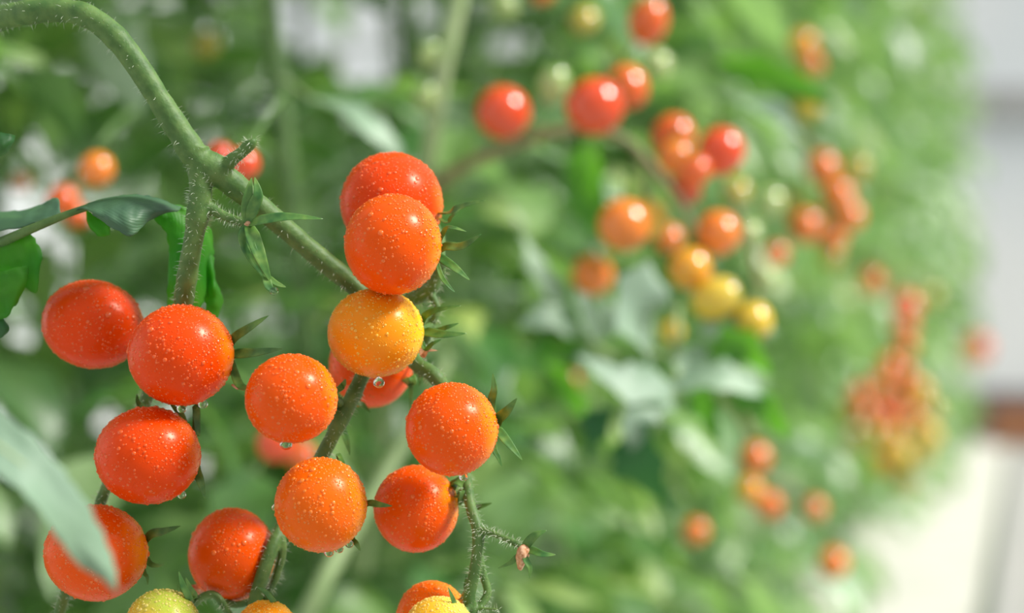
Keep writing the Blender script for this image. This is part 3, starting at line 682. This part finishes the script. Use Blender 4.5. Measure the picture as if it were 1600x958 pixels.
# empty calyx hanging in front of the stem
cen = P(388, 351, .572)
mb = MB(); blob(mb, cen, .0013, (1, .8, 1)); cx = mb.build('bare_calyx', WITHER, vine); cx['label'] = 'empty green calyx that has lost its fruit'
for sp, wd in [([(386,330,.571),(388,305,.570),(393,278,.571)], 14), ([(396,325,.570),(403,305,.569),(398,277,.570)], 15), ([(410,344,.568),(450,339,.566),(505,342,.566)], 13),
               ([(383,372,.571),(396,405,.569),(418,440,.569)], 17), ([(396,372,.568),(408,405,.566),(424,443,.567)], 17), ([(392,380,.567),(400,400,.566),(414,432,.566)], 10)]:
    sepal(cx, sp, wd, start=cen)
sepal(cx, [(416,430,.568),(430,442,.567),(447,449,.567)], 7); sepal(cx, [(414,425,.568),(420,448,.566),(430,456,.566)], 10)
mb = MB(); blob(mb, P(428, 455, .565), 6.5 * .565 / F, (1.1, 1, 1)); mb.build('water_drop', DROP, cx)
# dried flower at the end of the lower right side stem
cen = P(817, 860, .571)
mb = MB()
for k, (ox, oy, hh) in enumerate([(-4, 0, 1), (3.5, -1, .95), (0, 3, 1.15), (-1, -3, .8)]):
    qs = [P(818 + ox * .5, 855, .5712), P(818 + ox, 862 + oy, .5702 - .0003 * k), P(816 + ox, 872 + oy, .5700 - .0003 * k), P(813 + ox * .3, 880 + 9 * hh, .5705)]
    pts = [Vector(p) for p in catmull([tuple(p) for p in qs], 5)]; n = len(pts)
    sweep(mb, pts, [.0003 + .0009 * math.sin(math.pi * min(1, .18 + .82 * i / n)) for i in range(n)], seg=9, rough=.25)
blob(mb, P(818, 859, .5705), .0015)
fl = mb.build('withered_flower', WITHER, vine); fl['label'] = 'shrivelled brown pink flower'
for sp, wd in [([(826,847,.570),(838,836,.569),(854,829,.569)], 11), ([(832,861,.569),(847,866,.567),(868,867,.567)], 10), ([(822,876,.568),(828,888,.567),(827,904,.567)], 7.5), ([(806,872,.571),(797,880,.571),(778,888,.571)], 6.5)]:
    sepal(fl, sp, wd, start=cen)

# ------------------------------------------------------------------ the wet tomatoes in focus
def drops_on(mb, cen, rx, ry, rz, n, rnd, big=6, tilt=0.0, bias=.35):
    placed = []; ct, st_ = math.cos(tilt), math.sin(tilt)
    tries = 0
    while len(placed) < n and tries < n * 12:
        tries += 1
        d = Vector((rnd.gauss(0, 1), rnd.gauss(0, 1), rnd.gauss(0, 1))).normalized()
        if d.y > .35: continue
        dens = .30 + bias * max(0, d.z + .35) + bias * max(0, d.x + .1)
        patch = noise.noise(d * 2.2 + cen * 40)
        if rnd.random() > dens * (1 + patch * 1.0): continue
        k = len(placed)
        r = (rnd.uniform(3.4, 5.6) if k < big else (rnd.uniform(2.1, 3.5) if k < 26 + big * 6 else min(2.6, .95 + rnd.expovariate(1.9)))) * .57 / F
        if k < big * 3 and d.z < -.1: continue
        if any((d - q[0]).length * rx < (r + q[1]) * .95 for q in placed): continue
        placed.append((d, r))
        loc = Vector((d.x * rx, d.y * ry, d.z * rz)); nn = Vector((d.x / rx, d.y / ry, d.z / rz)).normalized()
        loc = Vector((loc.x * ct - loc.z * st_, loc.y, loc.x * st_ + loc.z * ct)); nn = Vector((nn.x * ct - nn.z * st_, nn.y, nn.x * st_ + nn.z * ct))
        p = cen + loc * 1.0; u = nn.orthogonal().normalized(); w2 = nn.cross(u)
        sl = Vector((0, 0, -1)) - nn * nn.dot(Vector((0, 0, -1)))
        seg = 8 if r < .0003 else 14; nr = 3 if r < .0003 else 6
        v = []; f = []
        for i in range(nr):
            th = math.pi * .5 * (1 - i / nr) ; 
            for j in range(seg):
                a = 2 * math.pi * j / seg
                v.append(tuple(p + (u * math.cos(a) + w2 * math.sin(a)) * r * math.sin(th) + nn * (r * .62 * math.cos(th) - r * .05) + sl * r * .15 * math.cos(th)))
        v.append(tuple(p + nn * r * .57))
        for i in range(nr - 1):
            for j in range(seg): f.append((i * seg + j, i * seg + (j + 1) % seg, (i + 1) * seg + (j + 1) % seg, (i + 1) * seg + j))
        for j in range(seg): f.append(((nr - 1) * seg + j, (nr - 1) * seg + (j + 1) % seg, len(v) - 1))
        mb.add(v, f)
HG = 'wet cherry tomatoes in focus'
def hero(px, py, rx, ry, d, m, label, axis, sepals=(), attach=None, tilt=0.0, beads=380, hang=(), wither=None, seed=0, big=6):
    s = d / F; cen = P(px, py, d); rx_, rz_ = rx * s, ry * s; ry_ = (rx_ + rz_) / 2
    mb = MB(); fruit_mesh(mb, rx_, rz_, Vector(axis), tilt, 64, 40, seed=seed)
    mb.v = [tuple(Vector(q) + cen) for q in mb.v]
    o = mb.build('cherry_tomato', m, origin=cen); tag(o, label, 'tomato', HG)
    a = Vector(axis).normalized(); top = cen + Vector((a.x * rx_, a.y * ry_, a.z * rz_)) * .94
    if beads:
        db = MB(); drops_on(db, cen, rx_, ry_, rz_, int(beads * 2.1), random.Random(seed + 50), big + 2, tilt)
        tag(db.build('water_droplets', BEADS[m][0], o), kind='stuff')
    cb = MB(); sweep(cb, [top - a * .0008, top + a * .0004, top + a * .0012], [.0014, .0016, .0009], seg=10)
    cal = cb.build('calyx', SEPAL, o)
    for spx in sepals:
        pts, wd = spx[0], spx[1]; sepal(cal, [(x, y, d + dd) for x, y, dd in pts], wd, start=top + a * .0006, m=spx[2] if len(spx) > 2 else None)
    if attach:
        e = P(*attach); mid = top.lerp(e, .45) + a * .0015 + Vector((0, .005, 0))
        pts = [Vector(q) for q in catmull([tuple(top), tuple(mid), tuple(e)], 8)]
        pb = MB(); rr = [.0009 + .0004 * math.exp(-((i / len(pts) - .5) / .1) ** 2) + .0003 * i / len(pts) for i in range(len(pts))]
        sweep(pb, pts, rr, seg=10); hairs(pb, pts, rr, 40, rnd=random.Random(seed)); pb.build('pedicel', STEM, o)
    for hx, hy, hr, hd in hang:
        hbm = MB(); blob(hbm, P(hx, hy, d + hd), hr * s, (1, 1, .95), 20, 14, .25); hbm.build('water_drop', DROP, o)
    if wither:
        wb = MB(); pts = [Vector(q) for q in catmull([tuple(P(x, y, d + dd)) for x, y, dd in wither], 6)]; n = len(pts)
        sweep(wb, pts, [.0012 * (1 - .8 * i / n) for i in range(n)], [.0007 * (1 - .7 * i / n) for i in range(n)], ref=(.3, -1, 0), seg=8, curl=.5); wb.build('withered_petal', WITHER, o)
    return o
hero(145,507,79,69,.600,RED,'egg-shaped wet red tomato at the far left, partly behind a round one',(.55,.8,.3),(),(270,545,.602),tilt=-.18,beads=420,seed=1,big=3)
hero(283,555,82,79,.570,RED,'round wet red tomato at the foot of the downward stem, beads on its top',(.85,.5,.10),
     [([(365,530,.003),(390,512,0),(420,493,-.001)],12),([(368,553,.003),(400,551,-.001),(441,545,-.002)],14),([(372,598,-.002),(392,609,-.014),(428,606,-.018)],11)],(285,520,.597),
     beads=420,seed=2,hang=[(284,638,8,.004),(317,631,8,.006)],wither=[(357,572,.006),(368,590,.002),(372,606,.001),(362,601,.001)],big=9)
hero(231,712,82,76,.570,RED,'wet red tomato directly under the round one, above the leaf-crossed one',(.75,.6,.15),
     [([(307,655,.006),(306,636,.006),(309,680,.004),(307,672,.004)],9),([(306,735,.004),(313,752,.001),(320,779,0)],12),([(283,648,.012),(275,640,.012),(263,626,.012)],8),([(228,640,.016),(216,630,.016),(214,615,.015)],7)],(205,690,.600),
     beads=400,seed=3,hang=[(284,773,7,.004),(307,722,5,.004)],big=8)
hero(150,864,80,75,.575,ORED,'wet orange-red tomato crossed by the blurred pale leaf',(.8,.55,.1),
     [([(236,836,.003),(255,831,.001),(282,822,0)],12),([(232,878,.004),(243,884,.003),(258,882,.003)],7),([(225,892,.006),(230,902,.005),(231,914,.005)],5)],(150,820,.600),beads=380,seed=4,big=5)
hero(362,867,67,73,.598,ORED,'wet orange-red tomato left of the two lower stems',(.55,.7,-.45),[([(300,920,.004),(320,925,.0),(335,918,-.003)],8,WITHER)],(395,930,.592),beads=360,seed=5,big=2)
hero(455,623,72,70,.560,ORED,'wet orange tomato in the middle, left of the amber one, drop at its base',(.8,.6,.05),
     [([(532,607,.02),(537,600,.02),(540,592,.02)],8),([(532,662,.036),(541,688,.036),(546,711,.036)],9)],(528,640,.588),beads=400,seed=6,hang=[(447,694,10,-.002)],big=3)
hero(580,570,66,67,.616,ORED,'red tomato hidden behind the amber one, only its lower edge showing',(.25,.95,.1),
     [([(641,600,-.012),(643,590,-.013),(641,642,-.012)],10),([(654,572,-.010),(657,590,-.012),(655,604,-.012)],6),([(560,622,-.012),(568,633,-.014),(579,645,-.015)],7)],(610,530,.606),beads=160,seed=7,big=0)
hero(612,318,80,80,.600,RED,'topmost wet red tomato of the stack, mostly above the second',(.8,.6,-.15),
     [([(700,332,-.014),(725,321,-.018),(758,313,-.020)],9),([(697,348,-.014),(706,338,-.018),(722,324,-.018)],5)],(690,410,.598),beads=430,seed=8,big=7)
hero(614,382,76,79,.570,ORED,'smooth wet orange-red tomato second from top in the stack of three',(.85,.5,-.15),
     [([(695,360,.004),(708,356,.002),(729,362,.002)],6),([(697,386,.003),(722,385,-.001),(752,366,-.003)],13),([(692,406,.004),(712,420,.001),(734,438,0)],12),([(688,428,.005),(699,445,.003),(711,457,.003)],6)],(689,418,.598),beads=330,seed=9,big=2)
hero(587,520,75,70,.580,AMBER,'wet yellow-orange tomato at the bottom of the stack of three',(.9,.45,.05),
     [([(663,495,.003),(685,484,.001),(720,478,0)],9),([(666,519,.002),(692,523,-.002),(729,521,-.003)],13),([(682,517,.006),(700,511,.004),(717,505,.004)],7),([(664,545,.004),(676,537,.002),(690,530,.002)],6),([(660,555,.005),(668,548,.004),(684,548,.003)],6,WITHER)],(676,500,.597),
     beads=340,seed=10,hang=[(592,598,9,-.004)],big=1)
hero(706,671,72,73,.568,ORED,'wet orange-red tomato rightmost on the truss, star of sepals at its right',(.93,.38,.02),
     [([(768,630,.004),(772,608,.002),(770,583,.001)],10),([(780,655,.002),(793,642,-.001),(808,622,-.002)],14),([(780,675,.002),(797,696,-.001),(816,719,-.002)],12),([(772,700,.004),(778,714,.003),(784,729,.003)],7)],(722,700,.600),
     beads=400,seed=11,hang=[(724,745,7,.004)],big=6)
hero(501,789,72,74,.566,ORANGE,'wet orange tomato low in the centre with hanging drops under it',(.8,.58,-.12),
     [([(577,787,.002),(592,789,-.002),(613,791,-.004)],10),([(549,838,.006),(557,850,.004),(563,861,.004)],8),([(532,722,.008),(530,712,.008),(538,728,.004),(540,730,.004)],6)],(488,760,.600),
     beads=400,seed=12,hang=[(514,863,8,.0),(530,858,7,.001),(546,850,7,.002),(429,793,5,.002)],big=9)
hero(650,795,66,68,.592,ORED,'wet orange-red tomato beside the lower right stem, without drops below',(.85,.45,.3),
     [([(712,752,-.004),(724,760,-.006),(724,778,-.008)],12),([(715,775,-.003),(722,768,-.008),(717,790,-.008)],9),([(716,782,.0),(728,788,.0),(740,790,.0)],9),([(740,792,.002),(752,791,.0),(769,786,-.001)],8)],(733,775,.585),beads=330,seed=13,big=1)
hero(675,966,56,58,.588,ORANGE,'orange tomato at the bottom edge just behind a yellow one',(.7,.6,.3),[([(727,925,-.01),(727,915,-.01),(729,898,-.01)],5)],(735,935,.578),beads=260,seed=14,big=1)
hero(686,990,57,58,.566,YELLOW,'yellow tomato cut by the bottom edge in front of an orange one',(.7,.35,.55),[([(712,944,-.002),(706,932,-.004),(700,917,-.004)],6)],(738,950,.577),beads=300,seed=15,big=1)
hero(254,978,58,57,.566,LIME,'yellow-green unripe tomato cut by the bottom edge at the left',(.35,.25,.85),[([(296,938,.0),(286,915,-.002),(279,893,-.002)],9),([(303,932,.002),(296,918,0),(290,902,0)],8)],(300,948,.590),beads=300,seed=16,big=1)
hero(416,990,50,52,.570,AMBER,'amber tomato cut by the bottom edge under the two lower stems',(.1,.7,.6),[([(428,942,-.001),(415,925,-.001),(402,918,-.001)],7)],(400,935,.590),beads=260,seed=17,big=2)

# ------------------------------------------------------------------ leaves of the vine in focus
def patch(parent, rows, m, name='leaflet', nu=6, nv=6, label=None, ripple=.0010):
    """rows: lists of (px, py, d), interpolated both ways"""
    g = [catmull(r, nu) for r in rows]; cols = len(g[0])
    cs = [catmull([g[i][j] for i in range(len(g))], nv) for j in range(cols)]
    n = len(cs[0]); v = []; uv = []; f = []
    for j in range(cols):
        for i in range(n):
            a, b, c = cs[j][i]; p = P(a, b, c); p += Vector((0, 1, 0)) * ripple * noise.noise(p * 420)
            edge = (i in (0, n - 1)); 
            if edge: p += Vector((1, 0, 1)) * .0006 * noise.noise(p * 700)
            v.append(tuple(p)); uv.append((i / (n - 1), j / (cols - 1)))
    for j in range(cols - 1):
        for i in range(n - 1): a = j * n + i; f.append((a, a + 1, a + n + 1, a + n))
    mb = MB(); mb.add(v, f, uv); o = mb.build(name, m, parent)
    md = o.modifiers.new('thickness', 'SOLIDIFY'); md.thickness = .00035; md.offset = 0
    if label: o['label'] = label
    return o
LEAF_BACK = leaf_mat('hero_leaf_underside', (0.07, 0.26, 0.03), (0.27, 0.78, 0.02), .5, .4, .55, 60, True, .2)
LEAF_GREY = leaf_mat('hero_leaf_waxy', (0.085, 0.19, 0.10), (0.14, 0.38, 0.03), .48, .45, .25, 90, True, .25)
mb = MB(); pts, rad = stemline([(-60,400,.60,18),(-15,386,.592,17),(30,366,.585,15),(70,349,.582,13),(110,333,.58,11),(145,322,.580,10),(185,313,.582,7),(225,312,.585,5)]); sweep(mb, pts, rad, seg=12)
pts2, rad2 = stemline([(-15,384,.59,9),(-4,360,.592,8),(-8,345,.60,6)]); sweep(mb, pts2, rad2, seg=10)
hairs(mb, pts, rad, 260, .0004, .0011, .00004)
rach = mb.build('leaf', STEM, vine); rach['label'] = 'curled tomato leaf with folded leaflets'
# folded leaflet: waxy outside, arching over and hanging down in front
patch(rach, [[(118,330,.580),(150,314,.585),(200,305,.588),(245,310,.590),(282,326,.592)],
             [(122,326,.578),(155,318,.578),(200,314,.578),(242,318,.582),(280,328,.588)],
             [(128,324,.577),(160,336,.573),(198,341,.572),(238,332,.578),(276,330,.587)],
             [(134,322,.577),(166,350,.573),(205,368,.572),(232,345,.578),(268,328,.588)]], LEAF_GREY)
patch(rach, [[(134,326,.584),(140,332,.585),(150,340,.586)],[(136,345,.585),(150,358,.585),(170,352,.585)],[(142,358,.586),(158,369,.586),(172,367,.586)]], LEAF_BACK)
patch(rach, [[(228,335,.590),(252,352,.592),(264,385,.594),(263,425,.596),(261,478,.597)],
             [(248,325,.592),(275,345,.593),(290,385,.592),(286,430,.592),(280,480,.594)],
             [(270,320,.594),(300,335,.596),(318,375,.596),(314,425,.596),(308,485,.597)],
             [(285,322,.596),(322,345,.600),(333,392,.602),(325,412,.602),(336,440,.602),(346,470,.602),(334,494,.602)][:5]], LEAF_BACK, label='bright green backlit leaflet')
patch(rach, [[(318,395,.600),(322,430,.600),(322,470,.600),(325,500,.600)],[(330,398,.601),(333,430,.599),(336,462,.599),(338,498,.600)],[(333,404,.602),(336,436,.602),(349,468,.602),(343,486,.602)]], LEAF_BACK)
patch(rach, [[(-20,330,.60),(30,330,.598),(60,322,.597),(84,310,.597)],[(-20,345,.59),(30,340,.59),(62,332,.592),(92,312,.594)],[(-20,362,.586),(30,356,.585),(62,346,.586),(94,334,.589)]], LEAF_GREY)
patch(rach, [[(-20,388,.590),(-10,415,.592),(-5,440,.594)],[(12,376,.588),(20,412,.589),(26,440,.590)],[(34,370,.588),(50,400,.586),(56,458,.585)],[(48,366,.589),(66,396,.587),(60,420,.586),(68,446,.586),(50,462,.586)][:3]], LEAF_BACK)
patch(rach, [[(-30,420,.588),(-30,470,.586),(-20,500,.588)],[(0,424,.584),(4,460,.583),(10,497,.585)],[(25,418,.583),(30,445,.582),(20,480,.584)],[(44,415,.585),(42,440,.584),(24,478,.586)]], LEAF_BACK)
patch(rach, [[(-20,497,.588),(-20,512,.588),(-10,530,.588)],[(-4,496,.587),(2,512,.586),(0,528,.587)],[(5,498,.588),(14,514,.587),(6,524,.588)]], LEAF)
lg = empty('tomato_leaf', P(-60, 250, .59)); tag(lg, 'tip of a green leaf entering at the left edge above the folded leaf', 'leaf')
patch(lg, [[(-50,222,.590),(-50,240,.59),(-45,262,.59)],[(-10,208,.588),(-8,228,.586),(-10,250,.588)],[(12,209,.588),(12,224,.587),(0,244,.588)],[(23,212,.589),(21,222,.589),(10,238,.589)]], LEAF, name='leaf_blade')
mb = MB(); pts, rad = stemline([(-90,240,.61,8),(-60,238,.592,7),(-20,232,.5885,5),(8,222,.588,3)]); sweep(mb, pts, rad, seg=8); mb.build('leaf_stalk', STEM, lg)
# pale blurred leaf close to the lens
FG = leaf_mat('near_leaf', (0.30, 0.46, 0.30), (0.22, 0.45, 0.12), .5, .5, .25, 25, True, .1)
fgo = empty('tomato_leaf', P(-120, 620, .42)); tag(fgo, 'pale blurred leaf close to the lens at the lower left, tip over a tomato', 'leaf')
patch(fgo, [[(-120,590,.43),(-60,605,.43),(0,640,.43),(60,690,.43),(118,760,.432),(155,820,.435),(178,880,.437),(183,920,.438)],
            [(-120,650,.427),(-60,665,.427),(0,695,.427),(50,735,.427),(100,800,.429),(135,850,.432),(165,895,.434),(181,922,.438)],
            [(-120,705,.422),(-60,720,.422),(0,745,.422),(45,782,.422),(86,836,.427),(122,882,.432),(160,905,.436),(178,924,.438)]], FG, name='leaf_blade', ripple=.0006)
mb = MB(); pts, rad = stemline([(-200,600,.43,14),(-120,648,.421,9),(-40,672,.4205,7),(40,728,.4205,5)]); sweep(mb, pts, rad, seg=8); mb.build('leaf_stalk', PALE_STEM, fgo)

for o in bpy.data.objects:
    if 'wo' in o: del o['wo']
